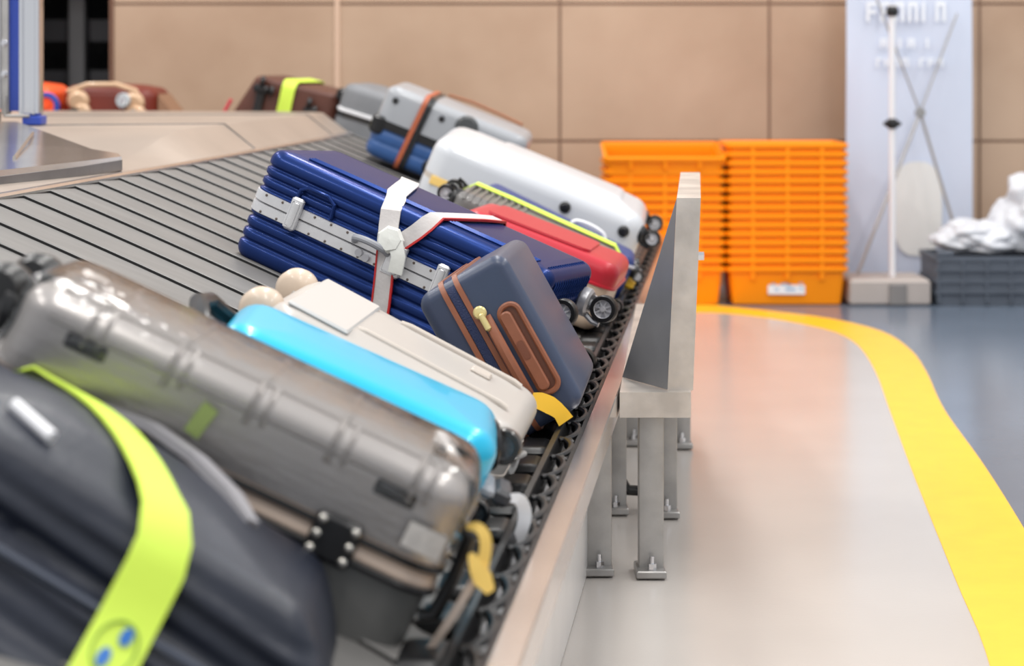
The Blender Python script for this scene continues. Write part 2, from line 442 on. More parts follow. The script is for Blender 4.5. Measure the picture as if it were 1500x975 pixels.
ordn = ['bottom', 'second', 'third', 'fourth', 'fifth', 'sixth', 'seventh', 'eighth', 'ninth', 'tenth', 'eleventh', 'twelfth', 'thirteenth', 'fourteenth', 'fifteenth', 'sixteenth']
cr0 = None
for k in range(15):
    nm = 'bottom orange crate with a white label in the right stack' if k == 0 else ('topmost orange crate of the right stack, beside the banner' if k == 14 else '%s orange crate from the bottom in the right stack beside the banner' % ordn[k])
    o = setc((1154-750)*9.5/2917, k*STEP, nm)
    if k == 0: cr0 = o
for k in range(13):
    nm = 'bottom orange crate of the left stack behind the steel guard' if k == 0 else '%s orange crate from the bottom in the left stack behind the guard' % ordn[k]
    setc((974-750)*9.5/2917, k*STEP, nm)
setc((974-750)*9.5/2917, 13*STEP-.021, 'topmost orange crate of the left stack, tipped forward showing its empty inside', math.radians(9))
lb = MB(); lb.box(-.092, .085, .024, .0262, .055, .12, Matrix.Rotation(math.radians(-5), 4, 'X') @ Matrix.Translation((0, -.010, 0)), b=.001)
o = lb.build('label', WHITE, cr0); o['label'] = 'white label with faint blue marks'
lb = MB()
Rm = Matrix.Rotation(math.radians(-5), 4, 'X') @ Matrix.Translation((0, -.0125, 0))
for x, w_, z in ((-.075, .018, .10), (-.03, .03, .10), (.0, .02, .095), (.055, .02, .105), (-.06, .02, .075), (-.01, .05, .075), (.06, .015, .08)):
    lb.box(x, x+w_, .024, .0255, z, z+.008, Rm)
lb.build('label_print', mat('faint_blue_ink', (120, 165, 205), .6), cr0)

# ------------------------------------------------------------------ banner, pole, grey crate, bags
bn = empty('banner_stand', (2.02, 10.12, 0))
tag(bn, 'pale blue-grey banner seen from its back with crossed thin poles', 'banner stand')
def pb(m, n, mm, root=bn, lab=None):
    o = m.build(n, mm, root, flat=n == 'showing_through_print'); o.matrix_parent_inverse = Matrix.Translation(-V(root.location))
    if lab: o['label'] = lab
    return o
BANM = mat('banner_cloth', (208, 216, 234), .55, noise=.06, nscale=2)
m = MB(); lp = []
for i in range(13):
    z = .02+1.62*i/12; lp.append([(1.70+.64*j/8+(.015*(1-i/12)**3 if j else 0), 10.13+.012*math.sin(j*.9+i*.5), z) for j in range(9)]+[(1.70+.64*j/8, 10.134+.012*math.sin(j*.9+i*.5), z) for j in range(8, -1, -1)])
m.loft(lp); pb(m, 'banner_sheet', BANM)
GM = mat('show_through_print', (236, 240, 246), .6)
def glyphs(m, x0, x1, z, h, n, seed):
    rnd = random.Random(seed); x = x0; st = (x1-x0)/n; k = 0
    def b(a, c, d, e):
        nonlocal k
        k += 1; m.box(a, c, 10.110-k*.00015, 10.112-k*.00015, d, e)
    for i in range(n):
        if rnd.random() < .12: x += st; continue
        b(x, x+st*.24, z, z+h)
        if rnd.random() < .8: b(x, x+st*.72, z+h*.78, z+h)
        if rnd.random() < .5: b(x, x+st*.70, z+h*.4, z+h*.6)
        if rnd.random() < .6: b(x+st*.5, x+st*.74, z, z+h)
        x += st
for a in ((1.80, 2.22, 1.37, .10, 6, 3), (1.87, 2.15, 1.235, .05, 6, 4), (1.85, 2.2, 1.14, .045, 8, 5)):
    m = MB(); glyphs(m, *a); pb(m, 'showing_through_print', GM)['kind'] = 'stuff'
pts = []
def blob(cx, cz, rx, rz, n=28): return [(cx+rx*math.copysign(abs(math.cos(2*PI*i/n))**.7, math.cos(2*PI*i/n)), cz+rz*math.copysign(abs(math.sin(2*PI*i/n))**.7, math.sin(2*PI*i/n))) for i in range(n)]
m = MB(); m.loft([[(x, y, z) for x, z in blob(2.06, .42, .125, .24)] for y in (10.113, 10.115)])
pb(m, 'pale_printed_figure', mat('pale_print', (228, 228, 226), .6))
hub = V(((1348-750)*10.0/2917, 10.0, 1.15-70*10/2917))
def pxp(px, py, Y): return V(((px-750)*Y/2917, Y, 1.15-(py-95)*Y/2917))
m = MB(); m.lathe([(0, -.02), (.022, -.02), (.028, 0), (.022, .02), (0, .02)], hub, (0, 1, 0), 16); pb(m, 'hub', GALV)
POLEM = mat('thin_pole', (165, 162, 160), .4, .5)
for px, py, Y, r in ((1262, -60, 10.08, .005), (1402, 20, 10.08, .005), (1256, 402, 9.75, .008), (1410, 372, 9.9, .008)):
    m = MB(); e = pxp(px, py, Y); m.tube([hub, hub.lerp(e, .5), e], r, 8); pb(m, 'pole', POLEM)

ps = empty('pole_stand', (1.85, 9.62, 0))
tag(ps, 'upright white pole with black clamp rising from a low pale base block', 'pole stand')
x0 = (1307-750)*9.65/2917
m = MB(); m.box((1245-750)*9.5/2917, (1364-750)*9.5/2917, 9.5, 9.85, .0015, .125, b=.012); o = pb(m, 'base_block', mat('pale_base', (178, 168, 162), .55, noise=.08), ps)
m = MB(); m.box(x0-.045, x0+.04, 9.485, 9.50, .002, .11, b=.008); pb(m, 'centre_clip', mat('grey_clip', (128, 124, 122), .5), ps)
m = MB(); m.cyl((x0, 9.65, .78), (0, 0, 1), .016, 1.33, 16); pb(m, 'pole', mat('white_pole', (232, 232, 236), .35), ps)
m = MB(); m.lathe([(.02, 0), (.03, .01), (.03, .035), (.02, .05)], (x0, 9.65, 1.385), (0, 0, 1), 16); pb(m, 'cap', BLACKP, ps)
m = MB(); m.lathe([(.018, 0), (.034, .015), (.034, .035), (.018, .05)], (x0, 9.65, .84), (0, 0, 1), 16); m.box(x0-.042, x0+.042, 9.635, 9.665, .855, .875, b=.004); pb(m, 'clamp', BLACKP, ps)

gc = empty('grey_crate', (2.38, 9.5, 0))
tag(gc, 'low slatted dark grey plastic crate at the right edge under the white bags', 'crate')
xa, xb = (1370-750)*9.5/2917, 2.78
m = MB(); m.loft([[(x, y, z) for x, y in rr(xa, xb, 9.5, 9.9, .02, i, 3)] for z, i in ((.0015, .012), (.11, .01), (.11, .0), (.125, .0), (.125, .01), (.215, .008), (.215, 0), (.235, 0), (.235, .018), (.02, .026))]); pb(m, 'crate_body', GREYC, gc)
x = xa+.012
m = MB()
while x < xb: m.box(x, x+.012, 9.498, 9.515, .01, .215, b=.002); x += .115
m.box(xa, xb, 9.496, 9.51, .06, .07); m.box(xa, xb, 9.496, 9.51, .165, .175)
pb(m, 'ribs', GREYC, gc)
m = MB(); m.box(xa+.01, xa+.09, 9.5, 9.54, .235, .262, b=.005); pb(m, 'handle_lip', GREYC, gc)

def bag(name, c, sc, seed, lab):
    import bmesh
    from mathutils import noise
    me = bpy.data.meshes.new(name); bm = bmesh.new(); bmesh.ops.create_icosphere(bm, subdivisions=5, radius=1)
    for v in bm.verts:
        p = v.co.copy(); d = 1+.28*noise.noise(p*1.7+V((seed, 0, 0)))+.16*noise.noise(p*4+V((0, seed, 0)))+.05*abs(noise.noise(p*9))
        v.co = V((p.x*sc[0]*d, p.y*sc[1]*d, max(p.z*d, -.75)*sc[2]))
    bm.to_mesh(me); bm.free(); me.shade_smooth(); me.materials.append(BAGP)
    o = bpy.data.objects.new(name, me); COL.objects.link(o); o.location = c
    return tag(o, lab, 'plastic bag', 'white bags heaped on the grey crate')
bag('plastic_bag', (2.62, 9.70, .40), (.26, .16, .22), 2, 'tall crumpled white plastic bag heaped highest at the right edge')
bag('plastic_bag', (2.27, 9.70, .305), (.20, .14, .09), 5, 'low crumpled white plastic bag on the left end of the grey crate')

# ------------------------------------------------------------------ suitcase kit
def shell_prof(z0, z1, rt, ribs=None, crown=.006, flat=.12, depthmax=None):
    """profile (z, inset) from the seam z0 to the face z1"""
    sgn = 1 if z1 > z0 else -1; hgt = abs(z1-z0)-rt
    pr = [(0, .0)]
    if ribs:
        n, dep = ribs; w = hgt/n
        for i in range(n):
            b = i*w
            for q, d in ((.12, 0), (.2, .25), (.3, .85), (.4, 1), (.5, .85), (.6, .25), (.7, 0)): pr.append((b+w*q, dep*d))
    pr.append((hgt, 0))
    for k in range(1, 7):
        a = PI/2*k/6; pr.append((hgt+rt*math.sin(a), rt*(1-math.cos(a))))
    tot = hgt+rt
    for ex in (.25, .5, 1): pr.append((tot+crown*ex, rt+flat*ex*.5))
    return [(z0+sgn*a, i) for a, i in pr]
def shell(H, W, prof, r, nr=8):
    m = MB(); m.loft([[(x, y, z) for x, y in rr(0, H, 0, W, r, i, nr)] for z, i in prof]); return m
def wheel(parent, c, axis, r=.028, w=.02, tyre=None, hubm=None, spokes=8, name='wheel'):
    c = V(c); a = V(axis).normalized()
    m = MB(); m.lathe([(r*.66, -w/2), (r*.92, -w/2), (r, -w*.3), (r, w*.3), (r*.92, w/2), (r*.66, w/2)], c, a, 28, True)
    o = m.build(name, tyre or BLACK, parent)
    m = MB(); m.lathe([(0, -w*.12), (r*.62, -w*.12), (r*.62, w*.12), (0, w*.12)], c, a, 24)
    m.lathe([(r*.62, -w*.42), (r*.69, -w*.45), (r*.69, w*.45), (r*.62, w*.42)], c, a, 28, True)
    m.cyl(c, a, r*.18, w*1.05, 12)
    u = a.orthogonal().normalized(); v = a.cross(u)
    for k in range(spokes):
        t = 2*PI*k/spokes; d = u*math.cos(t)+v*math.sin(t); e = u*-math.sin(t)+v*math.cos(t)
        for sgn in (1, -1):
            M = Matrix(((d.x, e.x, a.x, c.x), (d.y, e.y, a.y, c.y), (d.z, e.z, a.z, c.z), (0, 0, 0, 1)))
            m.box(r*.12, r*.66, -r*.055, r*.055, sgn*w*.28-.001, sgn*w*.28+.0035, M)
    m.build('hub', hubm or ALLOY, o)
    return o
def caster(parent, corner, out, axis, r=.026, tyre=None, mount=None, hubm=None):
    c = V(corner); o = V(out).normalized()
    m = MB(); m.cyl(c-o*.012, o, r*1.05, .03, 20, b=.006); m.tube([c, c+o*r*.8], r*.35, 10)
    a = V(axis).normalized(); t = a.cross(o)
    cw = c+o*r*1.15
    m.loft([[c-o*.004+a*(r*.62+q*r*.22)+t*p*r*.62 for q, p in ((-1, -1), (1, -1), (1, 1), (-1, 1))], [cw+o*r*.25+a*(r*.68+q*r*.12)+t*p*r*.4 for q, p in ((-1, -1), (1, -1), (1, 1), (-1, 1))]])
    m.tube([c+t*r*.7-o*.01, c+t*r*1.15+o*r*.6, cw+t*r*1.18], r*.22, 8)
    m.cyl(cw+a*r*.3, a, r*.2, r*.9, 12)
    m.build('wheel_mount', mount or BLACKP, parent)
    return wheel(parent, cw, a, r, r*.9, tyre, hubm)
def handle_loop(parent, x0, x1, y, z, out, r=.008, d=.04, m_=None, name='carry_handle'):
    o = V(out).normalized(); p = []
    for k in range(13):
        q = k/12; x = x0+(x1-x0)*q; dd = d*min(1, math.sin(PI*q)**.35 if 0 < q < 1 else 0)
        p.append(V((x, y, z))+o*dd)
    m = MB(); m.tube(p, r, 10); return m.build(name, m_ or BLACKP, parent)
def strap_yz(parent, x, W, D, width, mm, off=.004, th=.003, skew=0, name='luggage_strap', rad=.04, edge=None, bottom=0):
    pts = [(x+skew*(z-D/2)/D, y, z) for y, z in dense(rr(-off, W+off, -off+bottom, D+off, rad, 0, 5), .06)]
    m = MB(); m.ribbon(pts, (1, 0, 0), width, th, True); o = m.build(name, mm, parent)
    if edge:
        for sg in (1,):
            e = MB(); e.ribbon([(p[0]+sg*width*.47, p[1], p[2]) for p in pts], (1, 0, 0), width*.09, th*1.7, True); e.build('strap_edge', edge, o)
    return o
def new_case(q, label, name='suitcase', group=None, size=1):
    r = empty(name, M=frame(*q) @ Matrix.Scale(size, 4)); tag(r, label, 'suitcase', group); return r

# ================= blue ribbed case
BLUE = mat('glossy_navy_shell', (32, 52, 106), .3, .45, coat=.12, noise=.06, nscale=20)
BLUE.node_tree.nodes['Principled BSDF'].inputs['Specular Tint'].default_value = (.12, .2, .6, 1)
r = new_case((4.682, .879, .003, -11.2, 1.4, .6), 'large glossy blue ribbed suitcase with aluminium frame band and grey strap', group=None)
H, W, D = .765, .40, .276
zf0, zf1 = .118, .172
sh = shell(H, W, shell_prof(zf1, D, .028, (3, .007), .003, .05), .045).build('upper_shell', BLUE, r, sharp=50)
shell(H, W, shell_prof(zf0, 0, .03, (3, .007)), .045).build('lower_shell', BLUE, r, sharp=50)
# raised ridges on the top face and end
m = MB()
for y in (.045, .06, .075): m.tube([(.09, y, D+.004), (.2, y, D+.005), (H-.06, y, D+.004)], .0035, 6)
m.build('top_ridges', BLUE, sh)
m = MB()
for k in range(16):
    y = .05+k*.0195; m.tube([(H-.004, y, zf1+.01), (H+.002, y, D-.03), (H-.01, y, D-.012), (H-.03, y, D+.002)], .0032, 6)
m.build('end_ribs', BLUE, sh)
# handle recess ribs on front
m = MB(); m.tube([(.115, -.004, zf1+.006), (.118, -.005, zf1+.04), (.135, -.004, zf1+.052), (.19, -.004, zf1+.052), (.21, -.004, zf1+.04), (.213, -.003, zf1+.006)], .005, 8)
m.build('recess_rim', BLUE, sh)
fr = MB()
for z in (zf0, (zf0+zf1)/2+.001): fr.loft([[(x, y, zz) for x, y in rr(-.003, H+.003, -.003, W+.003, .048, i, 8)] for zz, i in ((z, .004), (z+.002, 0), (z+.024, 0), (z+.026, .004))])
fo = fr.build('frame_band', ALU, r, sharp=30); fo['label'] = 'pale aluminium band'
BRV = mat('brown_rivet', (110, 98, 90), .4, .6)
for k in range(16):
    for z in (zf0+.006, zf1-.006):
        rv = MB(); rv.lathe([(0, 0), (.0035, 0), (.0025, .002), (0, .0025)], (.04+k*.045, -.003, z), (0, -1, 0), 8); rv.build('rivet', BRV, fo)
def latch(x, wd=.032):
    m = MB(); m.box(x-wd/2, x+wd/2, -.018, -.003, zf0-.004, zf1+.022, b=.005); m.box(x-wd/2+.006, x+wd/2-.006, -.021, -.017, zf0+.004, zf1+.012, b=.003); return m.build('latch', ALU, r)
latch(.125); latch(.40, .05); latch(.52, .03)
handle_loop(r, .29, .385, -.006, (zf0+zf1)/2+.012, (0, -1, .45), .0085, .045, mat('grey_handle', (150, 152, 158), .45))
m = MB(); m.cyl((.312, -.008, .135), (0, 1, 0), .009, .012, 14); m.cyl((.332, -.008, .130), (0, 1, 0), .009, .012, 14); m.build('combination_lock', mat('lock_metal', (190, 190, 195), .3, .6), r)
# sticker
m = MB(); m.box(.150, .192, .075, .097, D+.0035, D+.0045, b=.0005); o = m.build('sticker', WHITE, r)
# strap around and crossing strap
pts = [V((.23, W+.004, 0)), V((.23, W+.005, D*.6)), V((.23, W+.003, D-.02)), V((.235, W-.025, D+.006)), V((.26, W*.75, D+.009)), V((.285, W*.5, D+.010)), V((.315, W*.2, D+.009)), V((.335, .03, D+.006)), V((.345, -.002, D-.02)), V((.355, -.008, D-.05)), V((.372, -.02, .185)), V((.395, -.012, .10)), V((.408, -.009, .05)), V((.418, -.006, .0))]
wds = [V((1, 0, 0))]*3+[V((1, .28, 0))]*5+[V((1, 0, .12))]*6
m = MB(); m.ribbon(pts, wds, .048, .004); o = m.build('luggage_strap', WEB, r)
e = MB(); e.ribbon([p+V((.0225, -.0015, 0)) for p in pts[10:]], wds[10:], .005, .006); e.ribbon([p+V((-.0225, -.0015, 0)) for p in pts[10:]], wds[10:], .004, .006); e.build('strap_edge', REDT, o)
pts = [V((.385, -.016, .175)), V((.405, -.012, .205)), V((.425, -.008, .235)), V((.440, .0, D-.012)), V((.448, .02, D+.008)), V((.46, .10, D+.010)), V((.475, .25, D+.010)), V((.488, W-.02, D+.007)), V((.49, W+.004, D-.02)), V((.49, W+.004, D*.4))]
wds = [V((1, 0, -.5))]*4+[V((1, -.12, 0))]*4+[V((1, 0, 0))]*2
m = MB(); m.ribbon(pts, wds, .04, .004); o = m.build('cross_strap', WEB, r)
e = MB(); e.ribbon([p+w_.normalized()*.019+V((0, -.001, .0012)) for p, w_ in zip(pts, wds)], wds, .005, .006); e.build('strap_edge', REDT, o)
m = MB(); m.lathe([(0, -.014), (.026, -.013), (.034, 0), (.027, .012), (0, .015)], (.378, -.026, .196), (.1, -1, .2), 7)
m.ribbon([(.365, -.02, .21), (.395, -.03, .195), (.415, -.034, .17), (.42, -.028, .13)], V((1, 0, .2)), .035, .006)
m.build('strap_knot', mat('pale_clear_tape', (225, 226, 220), .3, bump=.2, bscale=30), r)
# wheels at the lower end
SILV = mat('silver_wheel_mount', (176, 176, 180), .35, .5)
for y, z in ((.34, .20), (.055, .20), (.34, .06), (.055, .06)):
    caster(r, (H+(.026 if y > .2 else .002), y, z-.008), (1, 0, .05), (0, 1, 0), .034, mount=SILV)

# ================= navy case with brown trim (steeply tipped)
NAVY = mat('navy_leatherette', (58, 68, 92), .36, noise=.1, nscale=6, bump=.03, bscale=120)
BROWN = mat('brown_trim', (150, 92, 66), .42, noise=.15, nscale=20, bump=.04, bscale=150)
a_, b_, c_ = V((.871, -.073, .494)).normalized(), V((.49, -.06, -.873)).normalized(), V((.092, .996, -.016)).normalized()
b_ = (b_-a_*b_.dot(a_)).normalized(); c_ = a_.cross(b_); 
# local x = a (thickness), y = c (length, away), z = -b (so that up is +z)
A0 = V((-.198, 4.028, .675)); DW, DD, DL = .349, .204, .485
r = empty('suitcase', M=mtx(a_, c_, -b_, A0+b_*DW)); tag(r, 'small navy suitcase with brown piping and recessed brown handle, tipped on its corner', 'suitcase')
def nav_loops(x0, x1, rx=.02):
    out = []
    return out
m = MB()
def rrxz(x0, x1, z0, z1, rad, y, ins=0, n=6): return [(x, y, z) for x, z in rr(x0, x1, z0, z1, rad, ins, n)]
def body(x0, x1, y0, y1, z0, z1, rad, re):
    m = MB(); lp = []
    for k in range(5, -1, -1):
        a = PI/2*k/5; lp.append(rrxz(x0, x1, z0, z1, rad, y0+re*(1-math.sin(a)), re*(1-math.cos(a))))
    for k in range(6):
        a = PI/2*k/5; lp.append(rrxz(x0, x1, z0, z1, rad, y1-re*(1-math.sin(a)), re*(1-math.cos(a))))
    return m.loft(lp)
body(0, DD, 0, DL, 0, DW, .030, .022).build('body_shell', NAVY, r, sharp=45)
def ring_xz(x, wd, th, mm, name, lab=None):
    # band around the case in the plane x = const
    pts = [(x, y, z) for y, z in dense(rr(-.001, DL+.001, -.001, DW+.001, .032, 0, 6), .08)]
    m = MB(); m.ribbon(pts, (1, 0, 0), wd, th, True); return m.build(name, mm, r)
ring_xz(.060, .011, .008, BROWN, 'piping'); ring_xz(.092, .011, .008, BROWN, 'piping')
ring_xz(.076, .018, .004, mat('dark_zip', (28, 42, 82), .5, bump=.4, bscale=400), 'zip')
# telescopic handle recess: frame, dark well, grip
m = MB(); cx, hw = .157, .026
z0, z1 = .050, .255
fr = [rrxz(cx-hw, cx+hw, z0, z1, .024, y, i) for y, i in ((.0, 0), (-.005, .0), (-.007, .003), (-.007, .008), (-.004, .011), (.004, .011))]
m.loft(fr, False, False); m.build('handle_recess_frame', BROWN, r)
m = MB(); m.loft([rrxz(cx-hw, cx+hw, z0, z1, .024, y, .010) for y in (-.0012, .003)]); m.build('recess_well', mat('dark_brown_well', (96, 56, 40), .5), r)
m = MB(); m.loft([rrxz(cx-.022, cx+.003, z0+.014, z1-.015, .011, y, i) for y, i in ((-.001, 0), (-.010, 0), (-.013, .003))]); o = m.build('telescopic_grip', BROWN, r)
m = MB(); m.loft([rrxz(cx-.017, cx-.002, .135, .175, .005, y, 0) for y in (-.013, -.0145)]); m.build('grip_button', mat('brown_button', (120, 70, 50), .4), o)
# carry handle
m = MB(); zz = [.075, .10, .15, .20, .235, .25]
lp = []
for z, y, wd, t in ((.055, -.004, .020, .003), (.075, -.012, .022, .008), (.11, -.020, .023, .009), (.16, -.022, .023, .009), (.21, -.018, .022, .008), (.238, -.008, .020, .005), (.25, -.003, .018, .003)):
    lp.append([(.113+wd/2*math.cos(q*PI/4), y+t*math.sin(q*PI/4), z) for q in range(8)])
m.loft(lp); o = m.build('carry_handle', BROWN, r)
GOLD = mat('pale_gold', (232, 214, 150), .3, .3)
m = MB(); m.lathe([(0, -.004), (.013, -.004), (.014, 0), (.011, .004), (0, .005)], (.106, -.012, .262), (0, -1, 0), 18); m.box(.100, .113, -.024, -.014, .222, .262, b=.004); m.build('end_button', GOLD, o)
m = MB(); m.tagband([(.112, -.014, .066), (.126, -.018, .052), (.140, -.018, .034), (.150, -.016, .012), (.152, -.014, -.01)], [.018, .034, .036, .03, .034]); m.build('yellow_tag', YTAG, r)
for x in (.04, .165):
    caster(r, (x, DL, .04), (0, 1, 0), (1, 0, 0), .02); 
for x in (.04, .165):
    m = MB(); m.cyl((x, DL-.05, .0), (0, 0, 1), .012, .014, 14); m.build('foot', BLACKP, r)

# ================= cream case
CREAM = mat('cream_shell', (180, 174, 168), .4, coat=.1, noise=.04, nscale=6)
CREAM2 = mat('warm_cream_trim', (190, 180, 170), .4)
r = new_case((3.409, .542, .004, 0, 1, 5.6), 'cream hard suitcase with raised ribs and beige wheels between the cyan and navy cases')
H, W, D = .504, .406, .186
sh = shell(H, W, shell_prof(.10, D, .035, None, .006), .06).build('upper_shell', CREAM, r)
shell(H, W, shell_prof(.09, 0, .035, None, .006), .06).build('lower_shell', CREAM, r)
m = MB(); m.loft([[(x, y, z) for x, y in rr(-.002, H+.002, -.002, W+.002, .062, i, 8)] for z, i in ((.088, .004), (.09, 0), (.10, 0), (.102, .004))]); m.build('seam_band', CREAM2, r)
m = MB()
m.tube([(.20, W-.07, D+.003), (.22, W-.07, D+.006), (.44, W-.07, D+.006), (.455, W-.07, D+.003)], .007, 10)
m.build('raised_rib', CREAM2, sh); m = MB(); m.tube([(.155, .12, D+.003), (.17, .12, D+.006), (.44, .12, D+.006), (.455, .12, D+.003)], .007, 10); m.build('raised_rib', CREAM2, sh)
m = MB(); m.box(.03, .15, .045, W-.045, D+.0, D+.0095, b=.004); m.build('end_panel', mat('white_cream_panel', (196, 194, 191), .3, coat=.2), sh)
m = MB(); m.box(.36, .40, W-.16, W-.12, D+.004, D+.012, b=.003); m.build('catch', CREAM2, sh)
BEI = mat('beige_wheel', (204, 184, 164), .4, coat=.2)
for y in (.07, W-.06):
    m = MB(); m.lathe([(.0, -.03), (.024, -.03), (.038, -.018), (.042, 0), (.038, .018), (.024, .03), (0, .03)], (-.008, y, D-.035), (.3, 1, .1), 36); m.build('wheel', BEI, r, sharp=60)
    m = MB(); m.cyl((.012, y, D-.05), (1, 0, .4), .04, .05, 22, b=.012); m.build('wheel_housing', CREAM, r)
    caster(r, (-.004, y, .04), (-1, 0, 0), (0, 1, 0), .022, BEI, CREAM2, CREAM2)
m = MB(); m.lathe([(.026, 0), (.040, -.006), (.046, .002), (.040, .012), (.028, .012)], (H-.012, W*.40, D*.62), (1, -.2, .35), 26, True); m.build('corner_ring', mat('pale_corner', (196, 194, 192), .4), r)
m = MB(); m.lathe([(0, .0), (.027, .0), (.027, .008), (0, .010)], (H-.008, W*.40, D*.62), (1, -.2, .35), 22); m.tube([(H+.004, W*.40-.02, D*.62+.0), (H+.014, W*.40, D*.62+.008), (H+.004, W*.40+.02, D*.62)], .006, 8); m.build('corner_knob', mat('grey_knob', (170, 166, 162), .4), r)

# ================= cyan case
CY = mat('cyan_shell', (28, 186, 228), .3, .15, coat=.3)
r = new_case((3.002, .512, .012, 6.9, -.8, 2.9), 'glossy bright cyan hard suitcase beside the clear-covered silver one')
H, W, D = .475, .30, .204
sh = shell(H, W, shell_prof(.105, D, .042, None, .005), .06).build('upper_shell', CY, r)
shell(H, W, shell_prof(.095, 0, .04, (3, .003), .005), .058).build('lower_shell', CY, r)
m = MB(); m.loft([[(x, y, z) for x, y in rr(.002, H-.002, .002, W-.002, .06, i, 8)] for z, i in ((.094, .002), (.094, 0), (.106, 0), (.106, .002))]); m.build('zip_seam', mat('teal_zip', (20, 110, 140), .5), r)
m = MB(); m.cyl((H-.012, .21, D*.74), (1, .25, .35), .042, .036, 26, b=.004); m.build('wheel_housing', BLACKP, r)
m = MB(); m.cyl((H-.006, .19, .045), (1, .25, 0), .034, .03, 26, b=.004); m.build('wheel_housing', BLACKP, r)
wheel(r, (H+.018, .215, D*.78), (.2, 1, 0), .030, .024, mat('glossy_grey_tyre', (60, 56, 54), .2), STEELD)
wheel(r, (H+.018, .19, .045), (.2, 1, 0), .024, .022, BLACK, STEELD)
m = MB(); m.box(H-.01, H+.022, .045, .13, .105, .128, b=.008); m.build('side_handle', mat('pale_grey_handle', (170, 172, 178), .35), r)
m = MB(); m.box(H+.018, H+.048, .045, .13, .103, .130, b=.007); m.build('handle_grip', mat('dark_grip', (64, 64, 68), .45), r)
m = MB(); m.tube([(-.004, .06, .15), (-.035, .07, .175), (-.055, .14, .185), (-.045, .21, .18), (-.004, .24, .16)], .016, 10); m.build('top_handle', BLACKP, r)
m = MB(); m.loft([[(x, y, z) for x, z in blob(.385, .12, .028, .010)] for y in (-.003, .004)]); m.build('recessed_foot', BLACKP, r)
m = MB(); m.tagband([(H+.04, .05, .12), (H+.06, .055, .125), (H+.078, .06, .105), (H+.084, .06, .07), (H+.078, .06, .03)], [.01, .02, .022, .02, .012]); m.build('paper_tag', WHITE, r)

# ================= silver case in a clear cover
SIL = mat('silver_grey_shell', (190, 184, 180), .3, .25, coat=.3)
r = new_case((2.484, .673, .076, 5.8, -4.1, 3.9), 'silver-grey ribbed suitcase in a clear plastic cover with cream frame and black trim', size=.925)
H, W, D = .692, .33, .223
sh = shell(H, W, shell_prof(.098, D, .04, None, .003, .04), .055).build('upper_shell', SIL, r, sharp=50)
shell(H, W, shell_prof(.058, -.060, .025, None), .055).build('lower_shell', mat('dark_grey_shell', (104, 104, 102), .3, .1, coat=.3), r)
m = MB()
for k in range(5):
    x = .11+k*.125
    m.tube([(x, .000, D-.055), (x, -.001, D-.04), (x, .008, D-.014), (x, .034, D+.002), (x, .05, D+.002)], .006, 8)
    m.tube([(x+.022, .001, D-.05), (x+.022, .0, D-.04), (x+.022, .009, D-.015), (x+.022, .032, D+.001)], .005, 8)
    m.tube([(x+.005, .06, D+.001), (x+.005, .2, D+.003), (x+.005, W-.03, D+.001)], .005, 8)
m.tube([(.05, .036, D+.000), (H-.05, .036, D+.000)], .004, 8); m.tube([(.05, .001, D-.038), (H-.05, .001, D-.038)], .004, 8)
m.build('ridges', SIL, sh)
m = MB(); m.box(.035, .085, .16, .19, D+.002, D+.016, b=.007); m.build('raised_foot', SIL, sh)
CRB = mat('cream_band', (204, 182, 164), .35, .25, coat=.3)
m = MB(); m.loft([[(x, y, z) for x, y in rr(-.003, H+.003, -.003, W+.003, .057, i, 8)] for z, i in ((.058, .006), (.060, 0), (.068, -.003), (.080, .0), (.088, -.003), (.098, 0), (.100, .006))]); o = m.build('frame_band', CRB, r); o['label'] = 'cream band round the middle'
for z in (.059, .092):
    m = MB(); m.tube([(x, y, z) for x, y in dense(rr(-.006, H+.006, -.006, W+.006, .06, 0, 7), .1)], .0050, 8, True); m.build('black_gasket', BLACKP, r)
m = MB(); m.box(.505, .575, -.018, -.002, .046, .110, b=.006); o = m.build('latch_plate', BLACKP, r)
for x, z in ((.515, .056), (.515, .078), (.515, .10), (.565, .056), (.565, .078), (.565, .10)):
    rv = MB(); rv.lathe([(.0065, 0), (.0065, .002), (.004, .005), (0, .006)], (x, -.018, z), (0, -1, 0), 12); rv.build('rivet', RIVET, o)
for x in (.085, .56):
    m = MB(); m.box(x, x+.062, -.005, .006, .158-.0, .180, b=.003); o = m.build('dark_slot', BLACKP, r)
    m = MB(); m.box(x+.006, x+.05, -.008, -.003, .172, .178, b=.002); m.build('slot_bar', STEELD, o)
m = MB(); m.box(.655-.03, .655+.028, -.018, -.0145, .112, .150, b=.001); m.build('paper_label', mat('faded_label', (198, 194, 190), .4, noise=.2, nscale=60), r)
for y in (.07, .27):
    m = MB(); m.lathe([(0, -.035), (.03, -.033), (.042, -.012), (.042, .012), (.03, .033), (0, .035)], (-.03, y, D-.045), (.2, 1, 0), 26); m.build('wheel', BLACK, r)
    m = MB(); m.cyl((-.008, y, D-.06), (1, 0, .2), .045, .04, 24, b=.01); m.build('wheel_housing', BLACKP, r)
m = MB(); m.lathe([(.022, 0), (.04, .002), (.046, .012), (.036, .02), (.024, .018)], (H-.045, .15, D-.004), (.5, 0, 1), 24, True); m.build('corner_ring', SIL, r)
m = MB(); m.tube([(H-.07, .10, D+.008), (H-.04, .14, D+.016), (H-.015, .19, D+.004), (H-.0, .2, D-.03)], .007, 8); m.cyl((H-.045, .15, D+.0), (.5, 0, 1), .024, .014, 20); m.build('black_handle', BLACKP, r)
m = MB(); m.tube([(H+.002, .05, .16), (H+.022, .05, .15), (H+.026, .05, .09), (H+.022, .05, .03), (H+.002, .05, .02)], .011, 10); m.build('side_handle', BLACKP, r)
m = MB()
